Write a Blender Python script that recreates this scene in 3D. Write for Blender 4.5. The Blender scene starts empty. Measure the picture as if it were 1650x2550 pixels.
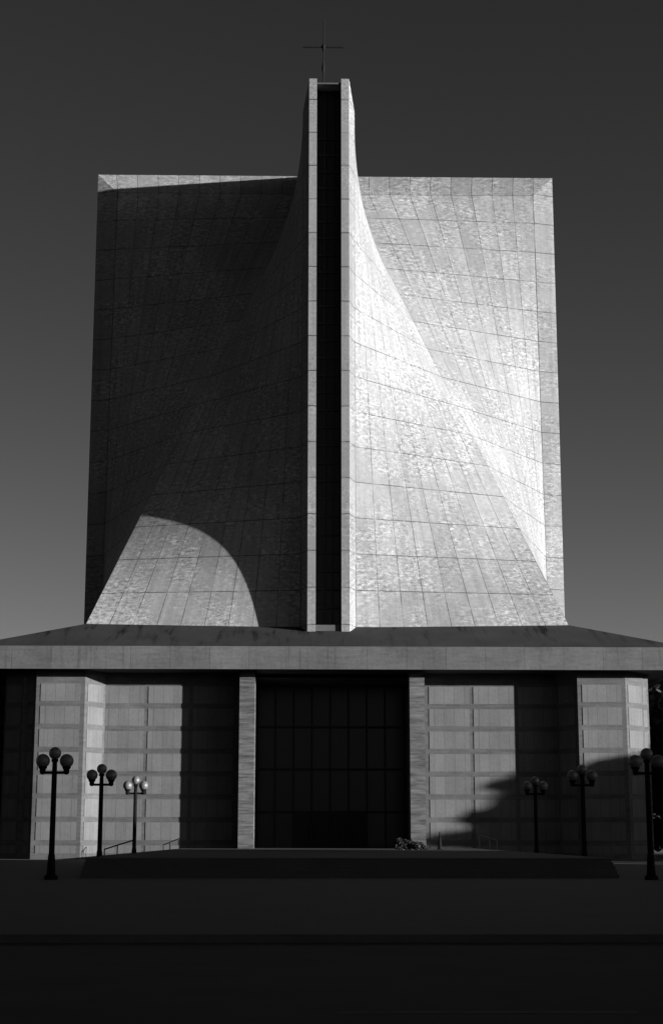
import bpy, bmesh, math, random
from mathutils import Vector, Matrix
random.seed(7)
R = math.radians
scene = bpy.context.scene
col = scene.collection

# ------------------------------------------------------------------ sun / exposure
PHI, ELEV = R(24.6), R(4.5)          # sun: PHI in front of due +x, ELEV above horizon
SUN_STRENGTH, SKY_STRENGTH, EXPOSURE = 5.0, 0.050, 1.42

# ------------------------------------------------------------------ materials
def mat(name):
    m = bpy.data.materials.new(name); m.use_nodes = True
    nt = m.node_tree; b = nt.nodes['Principled BSDF']
    return m, nt, b
class NB:
    """tiny helper that strings shader nodes together"""
    def __init__(s, nt): s.nt = nt
    def n(s, t, **k):
        nd = s.nt.nodes.new(t)
        for a, v in k.items(): setattr(nd, a, v)
        return nd
    def link(s, a, b): s.nt.links.new(a, b)
    def setin(s, sock, v):
        if hasattr(v, 'is_linked') or hasattr(v, 'links'): s.link(v, sock)
        else: sock.default_value = v
    def m(s, op, a, b=0.0, c=None, clamp=False):
        nd = s.n('ShaderNodeMath', operation=op, use_clamp=clamp)
        s.setin(nd.inputs[0], a); s.setin(nd.inputs[1], b)
        if c is not None: s.setin(nd.inputs[2], c)
        return nd.outputs[0]
    def rng(s, v, a, b, c, d, smooth=False):
        nd = s.n('ShaderNodeMapRange'); nd.interpolation_type = 'SMOOTHSTEP' if smooth else 'LINEAR'
        s.setin(nd.inputs[0], v)
        for i, x in enumerate((a, b, c, d)): nd.inputs[i+1].default_value = x
        return nd.outputs[0]
    def xyz(s, x, y, z=0.0):
        nd = s.n('ShaderNodeCombineXYZ')
        for i, v in enumerate((x, y, z)): s.setin(nd.inputs[i], v)
        return nd.outputs[0]
    def noise(s, vec, scale, detail=3.0, rough=0.55, dist=0.0):
        nd = s.n('ShaderNodeTexNoise')
        s.link(vec, nd.inputs['Vector']); nd.inputs['Scale'].default_value = scale
        nd.inputs['Detail'].default_value = detail; nd.inputs['Roughness'].default_value = rough
        nd.inputs['Distortion'].default_value = dist
        return nd.outputs['Fac']
    def white(s, vec):
        nd = s.n('ShaderNodeTexWhiteNoise', noise_dimensions='3D'); s.link(vec, nd.inputs['Vector'])
        return nd.outputs['Value']
    def grey(s, v):
        nd = s.n('ShaderNodeCombineColor')
        for i in range(3): s.setin(nd.inputs[i], v)
        return nd.outputs[0]
    def bump(s, h, strength, dist, b):
        nd = s.n('ShaderNodeBump'); nd.inputs['Strength'].default_value = strength
        nd.inputs['Distance'].default_value = dist
        s.setin(nd.inputs['Height'], h); s.link(nd.outputs[0], b.inputs['Normal'])
def uvs(b):
    t = b.n('ShaderNodeUVMap'); t.uv_map = 'UVMap'
    sp = b.n('ShaderNodeSeparateXYZ'); b.link(t.outputs[0], sp.inputs[0])
    return t.outputs[0], sp.outputs[0], sp.outputs[1]
def objc(b): return b.n('ShaderNodeTexCoord').outputs['Object']
def joint(b, v, w):
    """1 near whole numbers of v (half width w), else 0"""
    f = b.m('FRACT', b.m('ADD', v, 0.5))
    d = b.m('ABSOLUTE', b.m('SUBTRACT', f, 0.5))
    return b.rng(d, w*0.5, w, 1, 0)

def cladding(name, base, tiles=(5.0, 17.0), contrast=1.0, jw=(0.022, 0.016), jdark=0.72):
    """small stone tiles set in big joint-lined panels; uv counts panels"""
    m, nt, p = mat(name); b = NB(nt)
    uvv, u, v = uvs(b); oc = objc(b)
    row = b.m('FLOOR', b.m('MULTIPLY', v, tiles[1]))
    colm = b.m('FLOOR', b.m('ADD', b.m('MULTIPLY', u, tiles[0]), b.m('MULTIPLY', row, 0.37)))
    w = b.white(b.xyz(colm, row, 3.0))
    w2 = b.white(b.xyz(colm, row, 11.0))
    pan = b.white(b.xyz(b.m('FLOOR', u), b.m('FLOOR', v), 5.0))
    big = b.noise(oc, 0.16, 4, 0.6)
    clus = b.noise(oc, 0.26, 6, 0.66, 0.6)
    blot = b.noise(b.xyz(b.m('MULTIPLY', u, 3.6), b.m('MULTIPLY', v, 13.0)), 1.0, 7, 0.74, 0.0)
    blot2 = b.noise(b.xyz(b.m('MULTIPLY', u, 8.0), b.m('MULTIPLY', v, 30.0), 4.0), 1.0, 4, 0.7)
    fine = b.noise(b.xyz(b.m('MULTIPLY', u, 12.0), b.m('MULTIPLY', v, 62.0)), 1.0, 3, 0.75)
    streak = b.noise(b.xyz(b.m('MULTIPLY', u, 4.0), b.m('MULTIPLY', v, 0.30)), 1.0, 4, 0.65)
    act = b.rng(clus, 0.40, 0.58, 0.10, 1.0)
    K = contrast
    k = b.m('MULTIPLY', b.rng(w, 0, 1, 1-0.07*K, 1+0.07*K), b.rng(big, 0.32, 0.68, 1-0.15*K, 1+0.13*K))
    lt = b.m('MULTIPLY', b.rng(blot, 0.51, 0.57, 0, 1), act)
    k = b.m('MULTIPLY', k, b.m('ADD', 1.0, b.m('MULTIPLY', lt, 0.44*K)))
    dk = b.m('MULTIPLY', b.rng(blot, 0.47, 0.40, 0, 1), act)
    k = b.m('MULTIPLY', k, b.m('SUBTRACT', 1.0, b.m('MULTIPLY', dk, 0.44*K)))
    flk = b.m('MULTIPLY', b.rng(blot2, 0.585, 0.635, 0, 1), b.m('ADD', b.m('MULTIPLY', act, 0.8), 0.2))
    k = b.m('MULTIPLY', k, b.m('ADD', 1.0, b.m('MULTIPLY', flk, 1.0*K)))
    til = b.m('MULTIPLY', b.m('GREATER_THAN', w2, 0.93), act)
    k = b.m('MULTIPLY', k, b.m('ADD', 1.0, b.m('MULTIPLY', til, 0.22*K)))
    k = b.m('MULTIPLY', k, b.rng(fine, 0.3, 0.7, 1-0.17*K, 1+0.17*K))
    k = b.m('MULTIPLY', k, b.rng(pan, 0, 1, 0.94, 1.05))
    k = b.m('MULTIPLY', k, b.rng(streak, 0.32, 0.68, 1-0.15*K, 1+0.11*K))
    j = b.m('MAXIMUM', joint(b, u, jw[0]), joint(b, v, jw[1]))
    jn = b.rng(b.noise(oc, 0.7, 3), 0.34, 0.56, 0.40, 1.0)
    k = b.m('MULTIPLY', k, b.m('SUBTRACT', 1.0, b.m('MULTIPLY', b.m('MULTIPLY', j, jn), jdark)))
    val = b.m('MINIMUM', b.m('MULTIPLY', k, base), 0.62)
    b.link(b.grey(val), p.inputs['Base Color'])
    p.inputs['Roughness'].default_value = 0.7; p.inputs['Specular IOR Level'].default_value = 0.05
    b.bump(b.m('ADD', b.m('MULTIPLY', w, 0.3), fine), 0.10, 0.008, p)
    return m
def concrete(name, base, var=0.16, board=0.0, joints=None):
    m, nt, p = mat(name); b = NB(nt); oc = objc(b); uvv, u, v = uvs(b)
    a = b.noise(oc, 0.45, 5, 0.62, 0.3); c = b.noise(oc, 4.5, 4, 0.65)
    k = b.m('MULTIPLY', b.rng(a, 0.28, 0.72, 1-var, 1+var), b.rng(c, 0.3, 0.7, 1-var*0.6, 1+var*0.6))
    h = c
    if board:                                   # rough horizontal board marks
        sp = b.n('ShaderNodeSeparateXYZ'); b.link(oc, sp.inputs[0])
        z = b.m('MULTIPLY', sp.outputs[2], 4.5)
        s1 = b.noise(b.xyz(b.m('MULTIPLY', sp.outputs[0], 0.5), b.m('MULTIPLY', sp.outputs[1], 0.5), z), 1.0, 3, 0.7)
        k = b.m('MULTIPLY', k, b.rng(s1, 0.3, 0.68, 1-board, 1+board)); h = s1
    if joints:
        jn = b.m('MAXIMUM', joint(b, u, joints[0]), joint(b, v, joints[1])) if joints[1] else joint(b, u, joints[0])
        pan = b.white(b.xyz(b.m('FLOOR', u), b.m('FLOOR', v), 2.0))
        k = b.m('MULTIPLY', k, b.rng(pan, 0, 1, 0.90, 1.09))
        dr = b.noise(b.xyz(b.m('MULTIPLY', u, 9.0), b.m('MULTIPLY', v, 0.5), 3.0), 1.0, 4, 0.7)
        k = b.m('MULTIPLY', k, b.rng(dr, 0.56, 0.70, 1.0, 0.66))
        k = b.m('MULTIPLY', k, b.m('SUBTRACT', 1.0, b.m('MULTIPLY', jn, 0.38)))
    b.link(b.grey(b.m('MULTIPLY', k, base)), p.inputs['Base Color'])
    p.inputs['Roughness'].default_value = 0.85; p.inputs['Specular IOR Level'].default_value = 0.2
    b.bump(h, 0.35, 0.03, p)
    return m
def stained(name, base):
    """sloping skirt roof, water stains running down the slope; uv in metres (along eave, down slope)"""
    m, nt, p = mat(name); b = NB(nt); oc = objc(b); uvv, u, v = uvs(b)
    a = b.noise(oc, 0.35, 5, 0.6)
    st = b.noise(b.xyz(u, b.m('MULTIPLY', v, 0.10)), 1.15, 4, 0.7)
    st2 = b.noise(b.xyz(b.m('MULTIPLY', u, 0.23), b.m('MULTIPLY', v, 0.12), 7.0), 1.0, 2, 0.5)
    thr = b.m('MULTIPLY', b.rng(st, 0.52, 0.62, 0, 1), b.rng(st2, 0.40, 0.55, 0.0, 1))
    fade = b.rng(v, 2.5, 7.6, 1.0, 0.25)
    k = b.m('MULTIPLY', b.rng(a, 0.3, 0.7, 0.82, 1.16), b.m('SUBTRACT', 1.0, b.m('MULTIPLY', b.m('MULTIPLY', thr, fade), 0.82)))
    jn = joint(b, b.m('DIVIDE', u, 2.81), 0.012)
    k = b.m('MULTIPLY', k, b.m('SUBTRACT', 1.0, b.m('MULTIPLY', jn, 0.15)))
    b.link(b.grey(b.m('MULTIPLY', k, base)), p.inputs['Base Color'])
    p.inputs['Roughness'].default_value = 0.9; p.inputs['Specular IOR Level'].default_value = 0.08
    b.bump(b.noise(oc, 6, 3), 0.3, 0.02, p)
    return m
def plain(name, base, rough=0.6, var=0.2, scale=3.0, metallic=0.0, spec=0.4, bump=0.2):
    m, nt, p = mat(name); b = NB(nt); oc = objc(b)
    a = b.noise(oc, scale, 4, 0.6)
    b.link(b.grey(b.m('MULTIPLY', b.rng(a, 0.3, 0.7, 1-var, 1+var), base)), p.inputs['Base Color'])
    p.inputs['Roughness'].default_value = rough; p.inputs['Metallic'].default_value = metallic
    p.inputs['Specular IOR Level'].default_value = spec
    if bump: b.bump(b.noise(oc, scale*8, 3), bump, 0.01, p)
    return m
def pavers(name, base):
    m, nt, p = mat(name); b = NB(nt); oc = objc(b)
    br = b.n('ShaderNodeTexBrick'); b.link(oc, br.inputs['Vector'])
    br.inputs['Scale'].default_value = 1.6
    br.inputs['Color1'].default_value = (base, base, base, 1)
    br.inputs['Color2'].default_value = (base*0.7,)*3 + (1,)
    br.inputs['Mortar'].default_value = (base*0.45,)*3 + (1,)
    br.inputs['Mortar Size'].default_value = 0.012
    a = b.noise(oc, 0.5, 4)
    mx = b.n('ShaderNodeMix', data_type='RGBA', blend_type='MULTIPLY'); mx.inputs[0].default_value = 1
    b.link(br.outputs['Color'], mx.inputs[6]); b.link(b.grey(b.rng(a, 0.3, 0.7, 0.75, 1.2)), mx.inputs[7])
    b.link(mx.outputs[2], p.inputs['Base Color']); p.inputs['Roughness'].default_value = 0.9
    b.bump(br.outputs['Fac'], -0.3, 0.01, p)
    return m
def foliage(name, base):
    m, nt, p = mat(name); b = NB(nt)
    g = b.n('ShaderNodeNewGeometry').outputs['Random Per Island']
    n = b.noise(objc(b), 0.8, 3)
    b.link(b.grey(b.m('MULTIPLY', b.m('MULTIPLY', b.rng(g, 0, 1, 0.6, 1.4), b.rng(n, 0.3, 0.7, 0.75, 1.25)), base)), p.inputs['Base Color'])
    p.inputs['Roughness'].default_value = 0.7; p.inputs['Specular IOR Level'].default_value = 0.2
    return m

M = {}
M['clad'] = cladding('travertine_cladding', 0.200)
M['strip'] = cladding('edge_strip_stone', 0.150, tiles=(4.0, 15.0), contrast=0.6, jw=(0.0001, 0.020), jdark=0.75)
M['topband'] = cladding('top_band_stone', 0.165)
M['band'] = cladding('edge_band_stone', 0.170, contrast=0.9, jw=(0.04, 0.016))
M['fascia'] = concrete('fascia_concrete', 0.067, 0.22, joints=(0.010, 0), board=0.12)
M['skirt'] = stained('skirt_roof_concrete', 0.034)
M['soffit'] = concrete('soffit_concrete', 0.05, 0.1)
M['wallband'] = concrete('rough_stone_band', 0.061, 0.2, board=0.2)
M['panel'] = concrete('smooth_stone_panel', 0.094, 0.12, joints=(0.03, 0))
M['board'] = concrete('board_marked_concrete', 0.065, 0.12, board=0.6)
M['glass'] = plain('dark_window_glass', 0.008, 0.2, 0.1, 1.0, spec=0.2, bump=0)
M['bronze'] = plain('dark_bronze', 0.010, 0.5, 0.2, 3, spec=0.15)
M['crossm'] = plain('weathered_cross_metal', 0.008, 0.7, 0.3, 3, spec=0.08)
M['iron'] = plain('black_painted_iron', 0.006, 0.7, 0.2, 5, spec=0.04)
M['opal'] = plain('opal_glass_globe', 0.095, 0.45, 0.06, 2, spec=0.5, bump=0)
M['asphalt'] = plain('asphalt', 0.024, 0.92, 0.25, 0.6, spec=0.2)
M['paint'] = plain('road_paint', 0.04, 0.8, 0.25, 4, spec=0.2)
M['kerb'] = concrete('kerb_granite', 0.05, 0.15)
M['pave'] = pavers('plaza_pavers', 0.021)
M['ground'] = plain('dry_ground', 0.022, 0.95, 0.3, 0.08, spec=0.1)
M['step'] = concrete('step_concrete', 0.05, 0.15)
M['leaf'] = foliage('dark_foliage', 0.028)
M['bark'] = plain('bark', 0.045, 0.9, 0.3, 4, spec=0.1)
M['post'] = plain('weathered_post', 0.008, 0.8, 0.2, 5, spec=0.05)

# ------------------------------------------------------------------ mesh helpers
class MB:
    def __init__(s): s.v = []; s.f = []; s.uv = []
    def face(s, pts, uv=None):
        i = len(s.v); s.v += [tuple(p) for p in pts]; s.f.append(list(range(i, i+len(pts))))
        s.uv.append(uv if uv else [(0.5, 0.5)]*len(pts))
    def box(s, x0, x1, y0, y1, z0, z1):
        a = [(x0,y0,z0),(x1,y0,z0),(x1,y1,z0),(x0,y1,z0),(x0,y0,z1),(x1,y0,z1),(x1,y1,z1),(x0,y1,z1)]
        for q in ((0,3,2,1),(4,5,6,7),(0,1,5,4),(1,2,6,5),(2,3,7,6),(3,0,4,7)):
            s.face([a[k] for k in q])
    def prism(s, poly, z0, z1):
        """poly: plan outline counter-clockwise; uv in metres along the wall and up"""
        n = len(poly); d = 0
        for i in range(n):
            p, q = poly[i], poly[(i+1) % n]; L = math.hypot(q[0]-p[0], q[1]-p[1])
            s.face([(p[0],p[1],z0),(q[0],q[1],z0),(q[0],q[1],z1),(p[0],p[1],z1)], [(d,z0),(d+L,z0),(d+L,z1),(d,z1)])
            d += L
        s.face([(p[0],p[1],z1) for p in poly]); s.face([(p[0],p[1],z0) for p in reversed(poly)])
    def tube(s, a, b_, r0, r1=None, n=10, caps=True):
        a, b_ = Vector(a), Vector(b_); r1 = r0 if r1 is None else r1
        d = (b_-a).normalized(); x = d.orthogonal().normalized(); y = d.cross(x)
        i = len(s.v)
        for P, r in ((a, r0), (b_, r1)):
            for k in range(n):
                t = 2*math.pi*k/n; s.v.append(tuple(P + (x*math.cos(t)+y*math.sin(t))*r))
        for k in range(n):
            s.f.append([i+k, i+(k+1) % n, i+n+(k+1) % n, i+n+k]); s.uv.append([(0.5,0.5)]*4)
        if caps:
            s.f.append([i+k for k in reversed(range(n))]); s.uv.append([(0.5,0.5)]*n)
            s.f.append([i+n+k for k in range(n)]); s.uv.append([(0.5,0.5)]*n)
    def lathe(s, c, prof, n=24):
        """prof: (radius, z) pairs, bottom to top, about c"""
        i = len(s.v)
        for r, z in prof:
            for k in range(n):
                t = 2*math.pi*k/n; s.v.append((c[0]+r*math.cos(t), c[1]+r*math.sin(t), c[2]+z))
        for j in range(len(prof)-1):
            for k in range(n):
                s.f.append([i+j*n+k, i+j*n+(k+1) % n, i+(j+1)*n+(k+1) % n, i+(j+1)*n+k]); s.uv.append([(0.5,0.5)]*4)
    def build(s, name, m, parent=None, smooth=False, flip=False, bevel=0.0):
        me = bpy.data.meshes.new(name)
        fs = [list(reversed(f)) for f in s.f] if flip else s.f
        us = [list(reversed(u)) for u in s.uv] if flip else s.uv
        me.from_pydata(s.v, [], fs); ul = me.uv_layers.new(name='UVMap'); k = 0
        for u in us:
            for t in u: ul.data[k].uv = t; k += 1
        if smooth: me.polygons.foreach_set('use_smooth', [True]*len(me.polygons))
        me.materials.append(m); me.update()
        o = bpy.data.objects.new(name, me); col.objects.link(o)
        if parent: o.parent = parent
        if bevel:
            bm = bmesh.new(); bm.from_mesh(me); bmesh.ops.remove_doubles(bm, verts=bm.verts, dist=1e-4)
            bmesh.ops.bevel(bm, geom=[e for e in bm.edges if e.calc_face_angle(0) > 0.5], offset=bevel, segments=2, affect='EDGES', profile=0.6)
            bm.to_mesh(me); bm.free()
        return o
def tag(o, label=None, cat=None, group=None, kind=None):
    for k, v in (('label', label), ('category', cat), ('group', group), ('kind', kind)):
        if v: o[k] = v
    return o
def empty(name, loc, rz=0.0):
    o = bpy.data.objects.new(name, None); col.objects.link(o); o.location = loc; o.rotation_euler[2] = rz
    o.empty_display_size = 0.5
    return o
def copy_tree(o, parent=None):
    c = o.copy(); col.objects.link(c)
    if parent: c.parent = parent
    for ch in [x for x in col.objects if x.parent == o]: copy_tree(ch, c)
    return c
def mirx(mb):
    n = MB(); n.v = [(-x, y, z) for x, y, z in mb.v]; n.f = [list(reversed(f)) for f in mb.f]; n.uv = [list(reversed(u)) for u in mb.uv]
    return n

# ------------------------------------------------------------------ cathedral dimensions (metres, centre of plan at the origin)
a_, H, H1 = 20.896, 61.23, 59.24            # arm end, top of arms, lower edge of the bevelled top band
ct, cbm = 19.0, 19.37                       # inner edge of the end bands, at the top and at the foot
wi, we, w1 = 0.97, 1.586, 2.095             # slot half width, outer edge of strip, inner edge of band
cb, z0, ze, zb, e = 18.4, 17.45, 14.93, 13.27, 25.7
ZF = 14.4                                   # foot of the shells, below the skirt roof
cath = empty('cathedral', (0, 0, 0))
tag(cath, 'tall modern concrete cathedral with saddle-shaped walls rising from a flat-roofed base to a narrow cross', 'cathedral')
vz = lambda z: (56.6 - z)/2.82 + 20

# hyperbolic paraboloid between four corner points
def hypar():
    A0, B0 = Vector((w1, -cbm, z0)), Vector((cb, -cb, z0))
    C0, D0 = Vector((w1, -ct, H1)), Vector((w1, -w1, H1))
    v0 = (ZF - z0)/(H1 - z0)
    mb = MB(); NU, NV = 36, 60
    def P(u, v): return (A0*(1-u)+B0*u)*(1-v) + (C0*(1-u)+D0*u)*v
    for i in range(NU+1):
        for j in range(NV+1):
            u = i/NU; v = v0 + (1-v0)*j/NV; mb.v.append(tuple(P(u, v)))
    for i in range(NU):
        for j in range(NV):
            q = [(i,j),(i+1,j),(i+1,j+1),(i,j+1)]
            mb.f.append([x*(NV+1)+y for x, y in q])
            mb.uv.append([(x/NU*9 + 0.0, vz(mb.v[x*(NV+1)+y][2])) for x, y in q])
    return mb
def band_mb():
    mb = MB()
    p = [(we,-a_,ZF),(w1,-cbm-0.02,ZF),(w1,-ct,H1),(we,-a_,H)]
    mb.face(p, [(uu, vz(q[2])) for uu, q in zip((.10,1.0,1.0,.10), p)])
    return mb
def top_band_mb():
    mb = MB(); L = 9/(ct-w1)
    p = [(we,-a_,H),(w1,-ct,H1),(w1,-w1,H1),(we,-we,H)]
    mb.face(p, [((ct+q[1])*L if q[1] > -a_ else -0.9, 20.0+0.6*(1 if q[2] > H1+1 else 0)) for q in p])
    return mb
def strip_mb():
    mb = MB()
    us = [(0.2,0),(0.8,0),(0.8,1),(0.2,1)]
    def f(p): mb.face(p, [(u, vz(q[2])) for (u, _), q in zip(us, p)])
    f([(wi,-a_,ZF),(we,-a_,ZF),(we,-a_,H),(wi,-a_,H)])
    f([(wi,-wi,ZF),(wi,-a_,ZF),(wi,-a_,H),(wi,-wi,H)])
    mb.face([(wi,-a_,H),(we,-a_,H),(we,-we,H),(wi,-wi,H)], [(0.2,20.3),(0.8,20.3),(0.8,20.8),(0.2,20.8)])
    return mb
def window_mb():
    g = MB(); g.box(-wi+.02, wi-.02, -a_+1.35, -a_+1.41, ZF, H-0.42)
    f = MB()
    for x in (-wi+.05, -0.32, 0.32, wi-.05): f.box(x-.05, x+.05, -a_+1.20, -a_+1.345, ZF, H-0.45)
    z = 56.6
    while z > 17.5:
        f.box(-wi+.02, wi-.02, -a_+1.23, -a_+1.342, z-.07, z+.07); z -= 1.41
    return g, f
hp = hypar(); bd = band_mb(); st = strip_mb(); tb = top_band_mb()
made = {}
def part(key, mb, m, rz, parent=cath, **k):
    if key not in made: o = made[key] = mb.build(key[0], m, parent, **k)
    else:
        o = made[key].copy(); col.objects.link(o); o.parent = parent
    o.rotation_euler[2] = rz
    return o
gm, fm = window_mb()
for k in range(4):
    rz = k*math.pi/2
    for side, (h_, b_, s_, t_) in ((0, (hp, bd, st, tb)), (1, (mirx(hp), mirx(bd), mirx(st), mirx(tb)))):
        part(('saddle_wall', side), h_, M['clad'], rz, smooth=True)
        part(('edge_band', side), b_, M['band'], rz)
        part(('top_band', side), t_, M['topband'], rz)
        part(('edge_strip', side), s_, M['strip'], rz)
    g = part(('slot_window', 0), gm, M['glass'], rz)
    f = part(('window_frame', 0), fm, M['bronze'], 0, parent=g)
    f.rotation_euler[2] = 0
    sl = MB(); sl.box(-wi+.004, wi-.004, -a_+0.22, -a_+1.19, ZF, 17.12)
    part(('window_sill', 0), sl, M['fascia'], rz)
    cp = MB(); cp.box(-wi+.004, wi-.004, -a_+0.10, -wi-.004, H-0.42, H-0.30)
    part(('arm_roof', 0), cp, M['fascia'], rz)
cr = MB(); cr.box(-wi, wi, -wi, wi, H-0.43, H-0.27); cr.build('crossing_roof', M['fascia'], cath)

# golden cross on the crossing
cx0, cz = -0.22, 75.03
c = MB(); c.tube((cx0-.05,0,H-.3), (cx0+.06,0,77.9), .075, .06, 8)
cross = c.build('rooftop_cross', M['crossm'], cath)
c = MB(); c.box(cx0-1.93, cx0+1.97, -.06, .06, cz-.085, cz+.085); c.build('crossbar', M['crossm'], cross, bevel=.02)
c = MB(); c.lathe((cx0+.02,0,cz), [(.0,-.42),(.11,-.36),(.16,-.12),(.16,.12),(.10,.34),(0,.4)], 10)
c.build('cross_hub', M['crossm'], cross, smooth=True)
c = MB(); c.lathe((cx0,0,72.9), [(.06,-.6),(.13,-.35),(.16,0),(.12,.3),(.06,.62)], 10)
c.build('mast_collar', M['crossm'], cross, smooth=True)

# skirt roof, fascia, soffit
slope_in = 17.0; zin = z0 + (cb-slope_in)*(z0-ze)/(e-cb)
sk = MB(); L = math.hypot(e-cb, z0-ze)
fa = MB()
for k in range(4):
    rot = Matrix.Rotation(k*math.pi/2, 4, 'Z')
    r_ = lambda p: tuple(rot @ Vector(p))
    off = 13.0*k
    Li = L*(cb-slope_in)/(e-cb)
    n = 26
    for i in range(n):
        t0, t1 = i/n*2-1, (i+1)/n*2-1
        sk.face([r_((t0*e,-e,ze)), r_((t1*e,-e,ze)), r_((t1*slope_in,-slope_in,zin)), r_((t0*slope_in,-slope_in,zin))],
                [(off*10+t0*e,L),(off*10+t1*e,L),(off*10+t1*slope_in,-Li),(off*10+t0*slope_in,-Li)])
    e2 = e+0.05
    P = 2.81; sh = 0.04
    fa.face([r_((-e2,-e2,zb)), r_((e2,-e2,zb)), r_((e2,-e2,ze-.02)), r_((-e2,-e2,ze-.02))],
            [(-e2/P+sh+off+40,0.2),(e2/P+sh+off+40,0.2),(e2/P+sh+off+40,.8),(-e2/P+sh+off+40,.8)])
    fa.face([r_((-e2,-e2,ze-.02)), r_((e2,-e2,ze-.02)), r_((e-.25,-e+.25,ze-.02)), r_((-e+.25,-e+.25,ze-.02))])
    e3 = e-0.35
    fa.face([r_((e2,-e2,zb)), r_((-e2,-e2,zb)), r_((-e3,-e3,zb)), r_((e3,-e3,zb))])
    fa.face([r_((e3,-e3,zb)), r_((-e3,-e3,zb)), r_((-e3,-e3,zb+.2)), r_((e3,-e3,zb+.2))])
sk.build('skirt_roof', M['skirt'], cath)
fa.build('roof_fascia', M['fascia'], cath)
so = MB(); so.box(-e+.3, e-.3, -e+.3, e-.3, zb+.12, zb+.42); so.build('soffit', M['soffit'], cath)

# ground storey: one side built, then turned to the other three
XO = 0.2; ZT = zb+.14
YP, YW, YR = -23.7, -21.7, -17.9
rows = [(12.41+0.0-1.637*k-1.262, 12.41-1.637*k) for k in range(8)]
def panels(mb, p, q, spans, proud=0.035, lo=0.4, sub=4):
    """raised smooth panels on the vertical face from p to q (outward to the right of p->q)"""
    p, q = Vector((p[0],p[1])), Vector((q[0],q[1])); d = (q-p).normalized(); nrm = Vector((d.y, -d.x))
    for (s0, s1) in spans:
        for (r0, r1) in rows:
            if r1 < lo+0.1: continue
            r0 = max(r0, lo)
            a, b2 = p+d*s0, p+d*s1; ao, bo = a+nrm*proud, b2+nrm*proud
            i = rows.index((r0, r1)) if (r0, r1) in rows else 7
            w = [(i*7+.5, .5), (i*7+.5+sub, .5)]
            mb.face([(ao.x,ao.y,r0),(bo.x,bo.y,r0),(bo.x,bo.y,r1),(ao.x,ao.y,r1)], [w[0],w[1],w[1],w[0]])
            mb.face([(a.x,a.y,r0),(ao.x,ao.y,r0),(ao.x,ao.y,r1),(a.x,a.y,r1)])
            mb.face([(bo.x,bo.y,r0),(b2.x,b2.y,r0),(b2.x,b2.y,r1),(bo.x,bo.y,r1)])
            mb.face([(ao.x,ao.y,r1),(bo.x,bo.y,r1),(b2.x,b2.y,r1),(a.x,a.y,r1)])
            mb.face([(a.x,a.y,r0),(b2.x,b2.y,r0),(bo.x,bo.y,r0),(ao.x,ao.y,r0)])
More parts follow.
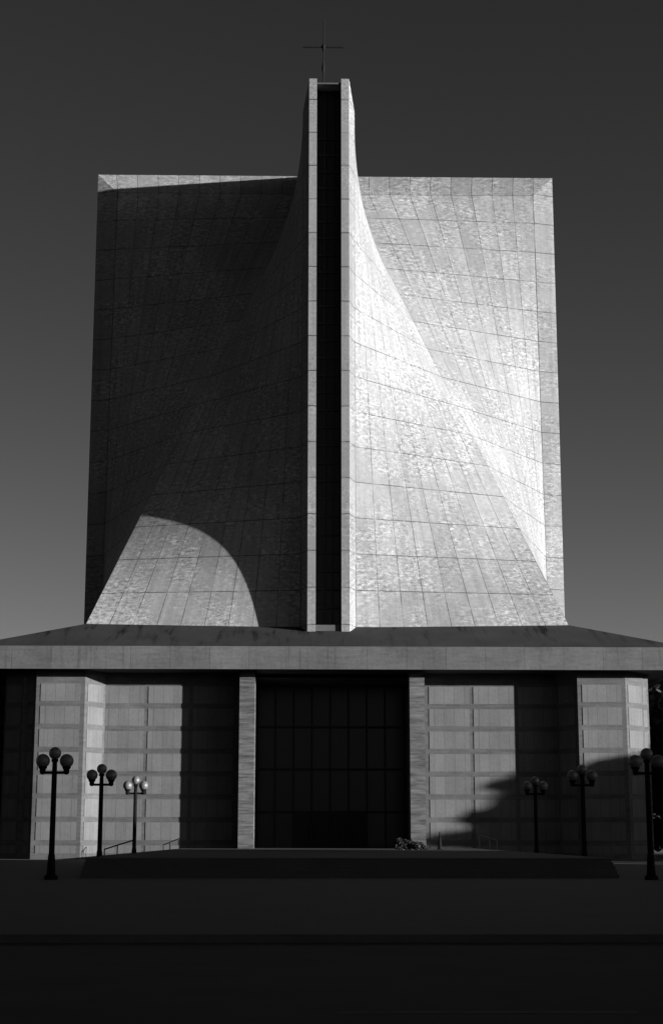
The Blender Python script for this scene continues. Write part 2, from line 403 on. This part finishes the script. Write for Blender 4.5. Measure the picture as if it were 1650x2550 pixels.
def side(k):
    rz = k*math.pi/2
    def fin(o): o.rotation_euler[2] = rz; return o
    for sg, nm in ((1, 0), (-1, 1)):
        X = lambda x: sg*x + XO
        mir = sg < 0
        poly = [(X(16.55),YW),(X(17.8),YP),(X(21.3),YP),(X(22.9),-22.1),(X(22.9),-17.75),(X(16.55),-17.75)]
        if mir: poly = poly[::-1]
        mb = MB(); mb.prism(poly, -.2, ZT)
        py = part(('corner_pylon', nm), mb, M['wallband'], rz)
        pm = MB()
        fr = [((17.8,YP),(21.3,YP),[(.33,3.17)]), ((16.55,YW),(17.8,YP),[(.3,2.05)]), ((21.3,YP),(22.9,-22.1),[(.28,2.0)])]
        for p, q, sp in fr:
            p, q = (X(p[0]),p[1]), (X(q[0]),q[1])
            if mir:
                p, q = q, p; LL = math.hypot(q[0]-p[0], q[1]-p[1]); sp = [(LL-b_, LL-a__) for a__, b_ in sp]
            panels(pm, p, q, sp)
        pp = part(('stone_panels', 'p%d' % nm), pm, M['panel'], 0, parent=py)
        x0, x1 = 6.75, 16.55
        poly = [(X(x0),YW),(X(x1),YW),(X(x1),YR),(X(x0),YR)]
        if mir: poly = poly[::-1]
        mb = MB(); mb.prism(poly, -.2, ZT-.004)
        wl = part(('panelled_wall', nm), mb, M['wallband'], rz)
        pm = MB(); sp = [(0.42+3.27*i, 0.42+3.27*i+2.97) for i in range(3)]
        p, q = (X(x0),YW), (X(x1),YW)
        if mir:
            p, q = q, p; LL = x1-x0; sp = [(LL-b_, LL-a__) for a__, b_ in sp]
        panels(pm, p, q, sp)
        part(('stone_panels', 'w%d' % nm), pm, M['panel'], 0, parent=wl)
        xi, xo = 5.62, 6.70
        if mir: xi, xo = 5.56, 6.66
        poly = [(X(xi),YP),(X(xo),YP),(X(xo),YW+.3),(X(xi),YW+.3)]
        if mir: poly = poly[::-1]
        mb = MB(); mb.prism(poly, -.2, ZT-.002)
        part(('entrance_pier', nm), mb, M['board'], rz)
        # bronze side lights of the porch
        mb = MB(); mb.box(min(X(5.72),X(5.9)), max(X(5.72),X(5.9)), YW+.302, -16.2, .7, ZT-.3)
        part(('side_light', nm), mb, M['glass'], rz)
    # recessed glazed entrance
    mb = MB(); mb.box(XO-5.7, XO+5.7, -16.2, -16.0, .70, ZT-.3)
    g = part(('entrance_glazing', 0), mb, M['glass'], rz)
    mb = MB()
    for i in range(9):
        x = XO-5.6+i*1.4; mb.box(x-.06, x+.06, -16.38, -16.203, .70, ZT-.3)
    for z in (3.4, 6.6, 9.8): mb.box(XO-5.66, XO+5.66, -16.35, -16.206, z-.08, z+.08)
    part(('mullions', 0), mb, M['bronze'], 0, parent=g)
    for i in range(4):
        mb = MB(); x = XO-2.74+i*1.4
        mb.box(x, x+1.27, -16.30, -16.21, .72, 3.3)
        d = part(('entrance_door', i), mb, M['bronze'], rz)
        mb = MB(); hx = x+(1.1 if i % 2 == 0 else .17); mb.tube((hx,-16.42,1.4),(hx,-16.42,2.4), .025, n=8); mb.tube((hx,-16.42,1.5),(hx,-16.29,1.5), .02, n=8); mb.tube((hx,-16.42,2.3),(hx,-16.29,2.3), .02, n=8)
        part(('door_handle', i), mb, M['iron'], 0, parent=d)
    mb = MB(); mb.box(XO-5.7, XO+5.7, -21.3, -16.0, ZT-.35, ZT-.302)
    part(('porch_ceiling', 0), mb, M['soffit'], rz)
for k in range(4): side(k)
core = MB(); core.box(-16.4, 16.4, -15.8, 15.8, -.2, ZT-.01); core.build('inner_wall', M['wallband'], cath)

# ------------------------------------------------------------------ ground, street, plaza, terrace
def sheet(name, x0, x1, y0, y1, z, m, n=1):
    mb = MB(); mb.face([(x0,y0,z),(x1,y0,z),(x1,y1,z),(x0,y1,z)]); o = mb.build(name, m); o['kind'] = 'structure'; return o
sheet('ground', -3000, 3000, -3000, 3000, -.135, M['ground'])
sheet('street', -400, 400, -133, -111.8, -.13, M['asphalt'])
mb = MB()
for i in range(-20, 21):
    mb.face([(i*9-1.5,-122.5,-.126),(i*9+1.5,-122.5,-.126),(i*9+1.5,-122.35,-.126),(i*9-1.5,-122.35,-.126)])
o = mb.build('lane_markings', M['paint']); o['kind'] = 'structure'
mb = MB(); mb.box(-60, 60, -111.5, 60, -.5, 0); o = mb.build('plaza', M['pave']); o['kind'] = 'structure'
mb = MB(); mb.box(-60, 60, -111.8, -111.503, -.5, .012); o = mb.build('kerb', M['kerb'], bevel=.02); o['kind'] = 'structure'
mb = MB(); mb.box(-60, 60, -150, -133.3, -.5, 0); o = mb.build('pavement', M['pave']); o['kind'] = 'structure'
mb = MB(); mb.box(-60, 60, -133.297, -133.0, -.5, .012); o = mb.build('kerb', M['kerb'], bevel=.02); o['kind'] = 'structure'
TZ = .75
mb = MB(); mb.box(-10.5, 10.5, -74, -16.3, -.4, TZ); o = mb.build('terrace', M['step']); o['kind'] = 'structure'
mb = MB()
for i in range(4): mb.box(-10.5, 10.5, -74-.36*(4-i), -74.003-.0, -.4, .15*(i+1)-.0) if False else mb.box(-10.5, 10.5, -74.003-.36*(4-i), -74.003-.36*(3-i)-.001, -.4, .15*(i+1))
o = mb.build('terrace_steps', M['step']); o['kind'] = 'structure'
for sg, ys in ((-1, -57.9), (-1, -27.8), (1, -27.8)):
    mb = MB()
    for i in range(4):
        xa, xb = 10.503+.36*(3-i), 10.503+.36*(4-i)-.001
        mb.box(min(sg*xa,sg*xb), max(sg*xa,sg*xb), ys, ys+3.0, -.4, .15*(i+1))
    o = mb.build('terrace_steps', M['step']); o['kind'] = 'structure'

# ------------------------------------------------------------------ street lamps
def make_lamp():
    root = empty('street_lamp', (0,0,0))
    p = MB(); p.lathe((0,0,0), [(.26,0),(.26,.12),(.17,.2),(.13,.9),(.11,.95),(.10,3.9),(.09,4.36),(.13,4.38),(.13,4.48),(0.0,4.49)], 16)
    p.build('pole', M['iron'], root, smooth=False)
    b = MB(); b.tube((-.5,0,3.97),(.5,0,3.97), .055, n=10); b.build('cross_arm', M['iron'], root)
    for x, z, r in ((-.45, 4.41, .265), (.45, 4.41, .265), (0, 4.70, .235)):
        g = MB(); prof = [(max(r*math.sin(t), .004), -r*math.cos(t)) for t in [math.pi*i/16 for i in range(17)]]
        g.lathe((x,0,z), prof, 24); gl = g.build('globe', M['opal'], root, smooth=True)
        if x:
            h = MB(); h.lathe((x,0,3.90), [(0.001,0),(.06,0),(.115,.06),(.115,.19),(.16,.24),(.17,.31),(.0,.31)], 14)
            h.build('globe_cup', M['iron'], gl)
    return root
lamp_spots = [
    (-11.3, -77.6, 'black silhouetted three-globe street lamp, nearest and largest of the left row'),
    (-11.3, -63.2, 'three-globe street lamp before the bright pylon return, globes half lit, middle of the left row'),
    (-11.3, -47.7, 'three-globe street lamp with pale sunlit globes, farthest and smallest of the left row'),
    (11.3, -77.6, 'three-globe street lamp at the right picture edge, black globe against the lit pylon chamfer'),
    (11.3, -63.2, 'three-globe street lamp in tree shade in front of the right pylon face'),
    (11.3, -47.7, 'three-globe street lamp in deep shade between right panelled wall and right pylon')]
proto = make_lamp()
for i, (x, y, lb) in enumerate(lamp_spots):
    o = proto if i == 0 else copy_tree(proto)
    o.location = (x, y, 0); tag(o, lb, 'street lamp', 'three-globe street lamps in two rows before the cathedral')

# ------------------------------------------------------------------ handrails on the terrace side steps
def rail(sg, y, za, zb_, xa=11.9, xb=10.4, mid=True):
    root = empty('handrail', (sg*(xa+xb)/2, y, 0))
    ox = -(xa+xb)/2*sg
    q = MB(); q.tube((sg*xa+ox,0,za),(sg*xb+ox,0,zb_), .035, n=8); q.build('top_rail', M['iron'], root)
    for x, z, g0 in ((xa, za, 0.0), ((xa+xb)/2+.1, (za+zb_)/2-.03, .2), (xb, zb_, TZ)):
        q = MB(); q.tube((sg*x+ox,0,g0),(sg*x+ox,0,z), .03, n=8); q.build('post', M['iron'], root)
    return root
tag(rail(-1, -56.4, .95, 1.42), 'thin dark handrail climbing steps just left of the farthest left lamp pole', 'handrail', 'handrails on the terrace steps')
tag(rail(-1, -26.3, 1.02, 1.45, 11.5), 'thin dark handrail at the foot of the left panelled wall', 'handrail', 'handrails on the terrace steps')
tag(rail(1, -26.3, 1.35, 1.72, 11.6), 'thin dark handrail at the foot of the right panelled wall', 'handrail', 'handrails on the terrace steps')
# pointed post
po = empty('pointed_post', (7.0, -34, TZ))
q = MB(); q.lathe((0,0,0), [(.2,0),(.2,.05),(.15,.06),(.035,1.12),(0.002,1.16)], 12); q.build('shaft', M['post'], po)
q = MB(); q.box(-.22,.22,-.22,.22,0,.045); q.build('foot', M['post'], po)
tag(po, 'small dark tapering pointed post standing before the right panelled wall', 'post')

# ------------------------------------------------------------------ trees
def leaves(mb, blobs, n, size, rng):
    tot = sum(b[1][0]*b[1][1]*b[1][2] for b in blobs)
    for c_, r, in blobs:
        k = int(n*r[0]*r[1]*r[2]/tot)
        for _ in range(k):
            d = Vector((rng.gauss(0,1), rng.gauss(0,1), rng.gauss(0,1))).normalized() * (rng.random()**0.4)
            p = Vector((c_[0]+d.x*r[0], c_[1]+d.y*r[1], c_[2]+d.z*r[2]))
            s = size*rng.uniform(.6, 1.3)
            u = Vector((rng.gauss(0,1), rng.gauss(0,1), rng.gauss(0,.6))).normalized(); v = u.orthogonal()
            v.rotate(Matrix.Rotation(rng.random()*6.28, 3, u)); w = u.cross(v)
            i = len(mb.v)
            mb.v += [tuple(p-u*s*.6), tuple(p+v*s*.3+w*s*.08), tuple(p+u*s*.6), tuple(p-v*s*.3+w*s*.08)]
            mb.f.append([i,i+1,i+2,i+3]); mb.uv.append([(.5,.5)]*4)
def tree(h, spread, n, size, seed, layered=False, low=.22):
    rng = random.Random(seed)
    root = empty('tree', (0,0,0))
    t = MB(); blobs = []
    prev = Vector((0,0,-.1)); rad = h*.028
    pts = [prev]
    for i in range(1, 7):
        q = Vector((rng.uniform(-.03,.03)*h, rng.uniform(-.03,.03)*h, h*.86*i/6)); pts.append(q)
    for i in range(6):
        t.tube(pts[i], pts[i+1], rad*(1-.14*i), rad*(1-.14*(i+1)), 8, caps=(i in (0,5)))
    m_ = 15 if not layered else 18
    for i in range(m_):
        f = low+(1-low)*(i+.5)/m_
        base = pts[min(5, int(f*.86*6/0.86*.86))].lerp(pts[min(6, int(f*.86*6)+1)], .5)
        ang = i*2.4+rng.uniform(-.4,.4)
        rr = spread*(math.sin(math.pi*min(1, .18+.80*f))**.7)*rng.uniform(.55, .95)
        tip = Vector((math.cos(ang)*rr, math.sin(ang)*rr, h*f*.93+rng.uniform(-.02,.05)*h))
        t.tube(base, tip, rad*.42, rad*.1, 6, caps=False)
        sz = spread*rng.uniform(.30, .46)
        fz = .42 if layered else .75
        blobs.append((tip, (sz*1.25, sz*1.25, sz*fz)))
        if rng.random() < .7: blobs.append((base.lerp(tip, .55)+Vector((0,0,.3)), (sz, sz, sz*fz)))
    for i in range(4): blobs.append((pts[3].lerp(pts[6], i/3.0), (spread*.36, spread*.36, h*.09)))
    t.build('trunk', M['bark'], root)
    c_ = MB(); leaves(c_, blobs, n, size, rng); c_.build('crown', M['leaf'], root)
    return root
C, S_ = math.cos(PHI), math.sin(PHI)
def ps(p, s): return (s*C + p*S_, p*C - s*S_)      # along / across the sun's direction
protoA = tree(11.0, 3.6, 9000, .55, 11); protoB = tree(11.0, 3.8, 9000, .55, 23)
protoC = tree(11.0, 3.9, 22000, .5, 5, layered=True, low=.03)
protoD = tree(11.0, 3.1, 16000, .5, 9, low=.03)
row = [(protoC, -11.3, 88, 12.6), (protoC, -9.3, 97, 12.9), (protoD, -11.4, 96, 12.2), (protoD, -11.9, 101, 12.2), (protoD, -9.2, 90, 12.5)]
row += [((protoA, protoB)[i % 2], p, s, h) for i, (p, s, h) in enumerate([  # rest of the row: unseen trees added to shade plaza, lamps and backdrop
    (-4.5, 94, 17.5), (3, 92, 18.5), (10.5, 95, 18), (18, 92, 18),
    (-16.8, 93, 6.3), (-18.7, 99, 6.3), (-20.5, 97, 6.6), (-26.5, 99, 6.6), (-36, 93, 10.4), (-40.5, 92, 10.6), (-45, 93, 10.3), (-51.5, 92, 10.2), (-56.5, 90, 10.0),
    (-62.2, 92, 11.0), (-67.5, 91, 13.0), (-72.5, 90, 14.0), (-77.5, 92, 14.5), (-83, 90, 14), (-89, 92, 14.5), (-95, 90, 14), (-101.5, 92, 15),
    (-108, 90, 14.5), (-115, 92, 15), (-122, 90, 15), (-130, 92, 15), (-137, 90, 15), (-98.3, 97, 14.5), (-104.8, 97, 14.5), (-111.5, 97, 15), (-118.5, 97, 15), (-126, 97, 15), (-86, 97, 14), (-74.8, 97, 14)])]
used = set()
for pr, p, s, h in row:
    o = pr if pr.name not in used else copy_tree(pr); used.add(pr.name)
    if p < -70: s += 28; h += 2.3        # keep the row well clear of the pavement
    x, y = ps(p, s); o.location = (x, y, -.13); k = h/11.0
    wk = k if h < 15 else k*.85
    if p < -34: wk *= 1.28
    if h < 8: wk = k*1.3
    o.scale = (wk, wk, k); o.rotation_euler[2] = p*1.7
    if pr in (protoC, protoD): tag(o, 'broad dark tree with layered branches whose shadow falls on the right pylon', 'tree', 'layered trees shading the right pylon')
    else: tag(o, 'leafy tree added for its shade, in the unseen row beyond the right picture edge', 'tree', 'unseen trees added for shade beyond the right picture edge')
lt = tree(13.0, 4.8, 22000, .5, 31, low=.05); lt.location = (-29.3, 2, -.13); lt.scale = (1, 1, 1.22)
tag(lt, 'dark leafy tree in shade under the left end of the eave', 'tree')
rt = tree(13.0, 4.8, 22000, .5, 37, low=.05); rt.location = (29.6, -4, -.13); rt.scale = (1, 1, 1.18)
tag(rt, 'dark leafy tree in shade under the right end of the eave', 'tree')
for i, (src, x, y) in enumerate(((rt, -37.0, 22), (lt, -33.0, 44), (lt, 38.5, 18), (rt, 35.0, 40))):
    o = copy_tree(src); o.location = (x, y, -.13); o.rotation_euler[2] = 1.3+i
    tag(o, 'dark distant tree filling the gap under an end of the eave', 'tree', 'distant trees behind the ends of the eave')
# shrub on the terrace
sh = empty('shrub', (5.5, -34, TZ))
q = MB(); rng = random.Random(3)
leaves(q, [((0,0,.25),(.55,.45,.3)), ((-.5,.1,.3),(.5,.4,.38)), ((.35,0,.15),(.35,.3,.2)), ((-1.0,0,.35),(.5,.4,.4))], 1500, .14, rng)
q.build('foliage', M['leaf'], sh)
q = MB()
for i in range(5): q.tube((-.5+.2*i,0,0),(-.8+.35*i,rng.uniform(-.2,.2),.4), .02, .008, 6)
q.build('stem', M['bark'], sh)
tag(sh, 'low dark shrub at the foot of the right ridged entrance pier', 'shrub')

# ------------------------------------------------------------------ light and sky
sun = bpy.data.lights.new('sun', 'SUN'); sun.energy = SUN_STRENGTH; sun.angle = R(0.5); sun.color = (1, 1, 1)
so_ = bpy.data.objects.new('sun', sun); col.objects.link(so_)
dirv = Vector((math.cos(PHI)*math.cos(ELEV), -math.sin(PHI)*math.cos(ELEV), math.sin(ELEV)))   # towards the sun
so_.rotation_euler = dirv.to_track_quat('Z', 'Y').to_euler()
w = bpy.data.worlds.new('World'); scene.world = w; w.use_nodes = True
nt = w.node_tree; bg = nt.nodes['Background']
sky = nt.nodes.new('ShaderNodeTexSky'); sky.sky_type = 'NISHITA'; sky.sun_disc = False
sky.sun_elevation = ELEV; sky.sun_rotation = math.atan2(dirv.x, dirv.y)
sky.air_density = 1.0; sky.dust_density = 1.0; sky.ozone_density = 1.0
# black and white film behind a deep red filter: the sky's red light, less its blue
FILTER = 0.92
sep = nt.nodes.new('ShaderNodeSeparateColor'); cmb = nt.nodes.new('ShaderNodeCombineColor')
nt.links.new(sky.outputs[0], sep.inputs[0])
fb = nt.nodes.new('ShaderNodeMath'); fb.operation = 'MULTIPLY_ADD'; fb.inputs[1].default_value = -0.366*FILTER
fr_ = nt.nodes.new('ShaderNodeMath'); fr_.operation = 'MULTIPLY'; fr_.inputs[1].default_value = FILTER
nt.links.new(sep.outputs[0], fr_.inputs[0])
nt.links.new(sep.outputs[2], fb.inputs[0]); nt.links.new(fr_.outputs[0], fb.inputs[2])
fm_ = nt.nodes.new('ShaderNodeMath'); fm_.operation = 'MAXIMUM'; fm_.inputs[1].default_value = 0.04
nt.links.new(fb.outputs[0], fm_.inputs[0])
for i in range(3): nt.links.new(fm_.outputs[0], cmb.inputs[i])
nt.links.new(cmb.outputs[0], bg.inputs['Color']); bg.inputs['Strength'].default_value = SKY_STRENGTH

# ------------------------------------------------------------------ camera
cam = bpy.data.cameras.new('camera'); co = bpy.data.objects.new('camera', cam); col.objects.link(co)
th, ya, ro = R(11.535), R(1.004), R(0.038)
F = Vector((math.sin(ya)*math.cos(th), math.cos(ya)*math.cos(th), math.sin(th)))
Rt = Vector((math.cos(ya), -math.sin(ya), 0)); U = Rt.cross(F)
R2 = Rt*math.cos(ro)+U*math.sin(ro); U2 = U*math.cos(ro)-Rt*math.sin(ro)
mw = Matrix((R2, U2, -F)).transposed().to_4x4(); mw.translation = (-1.858, -139.0, 1.6)
co.matrix_world = mw
cam.sensor_fit = 'VERTICAL'; cam.sensor_height = 24.0; cam.lens = 3957.8*24/2550
cam.clip_end = 8000; scene.camera = co
scene.view_settings.view_transform = 'Standard'; scene.view_settings.look = 'None'
scene.view_settings.exposure = EXPOSURE; scene.view_settings.gamma = 1.0
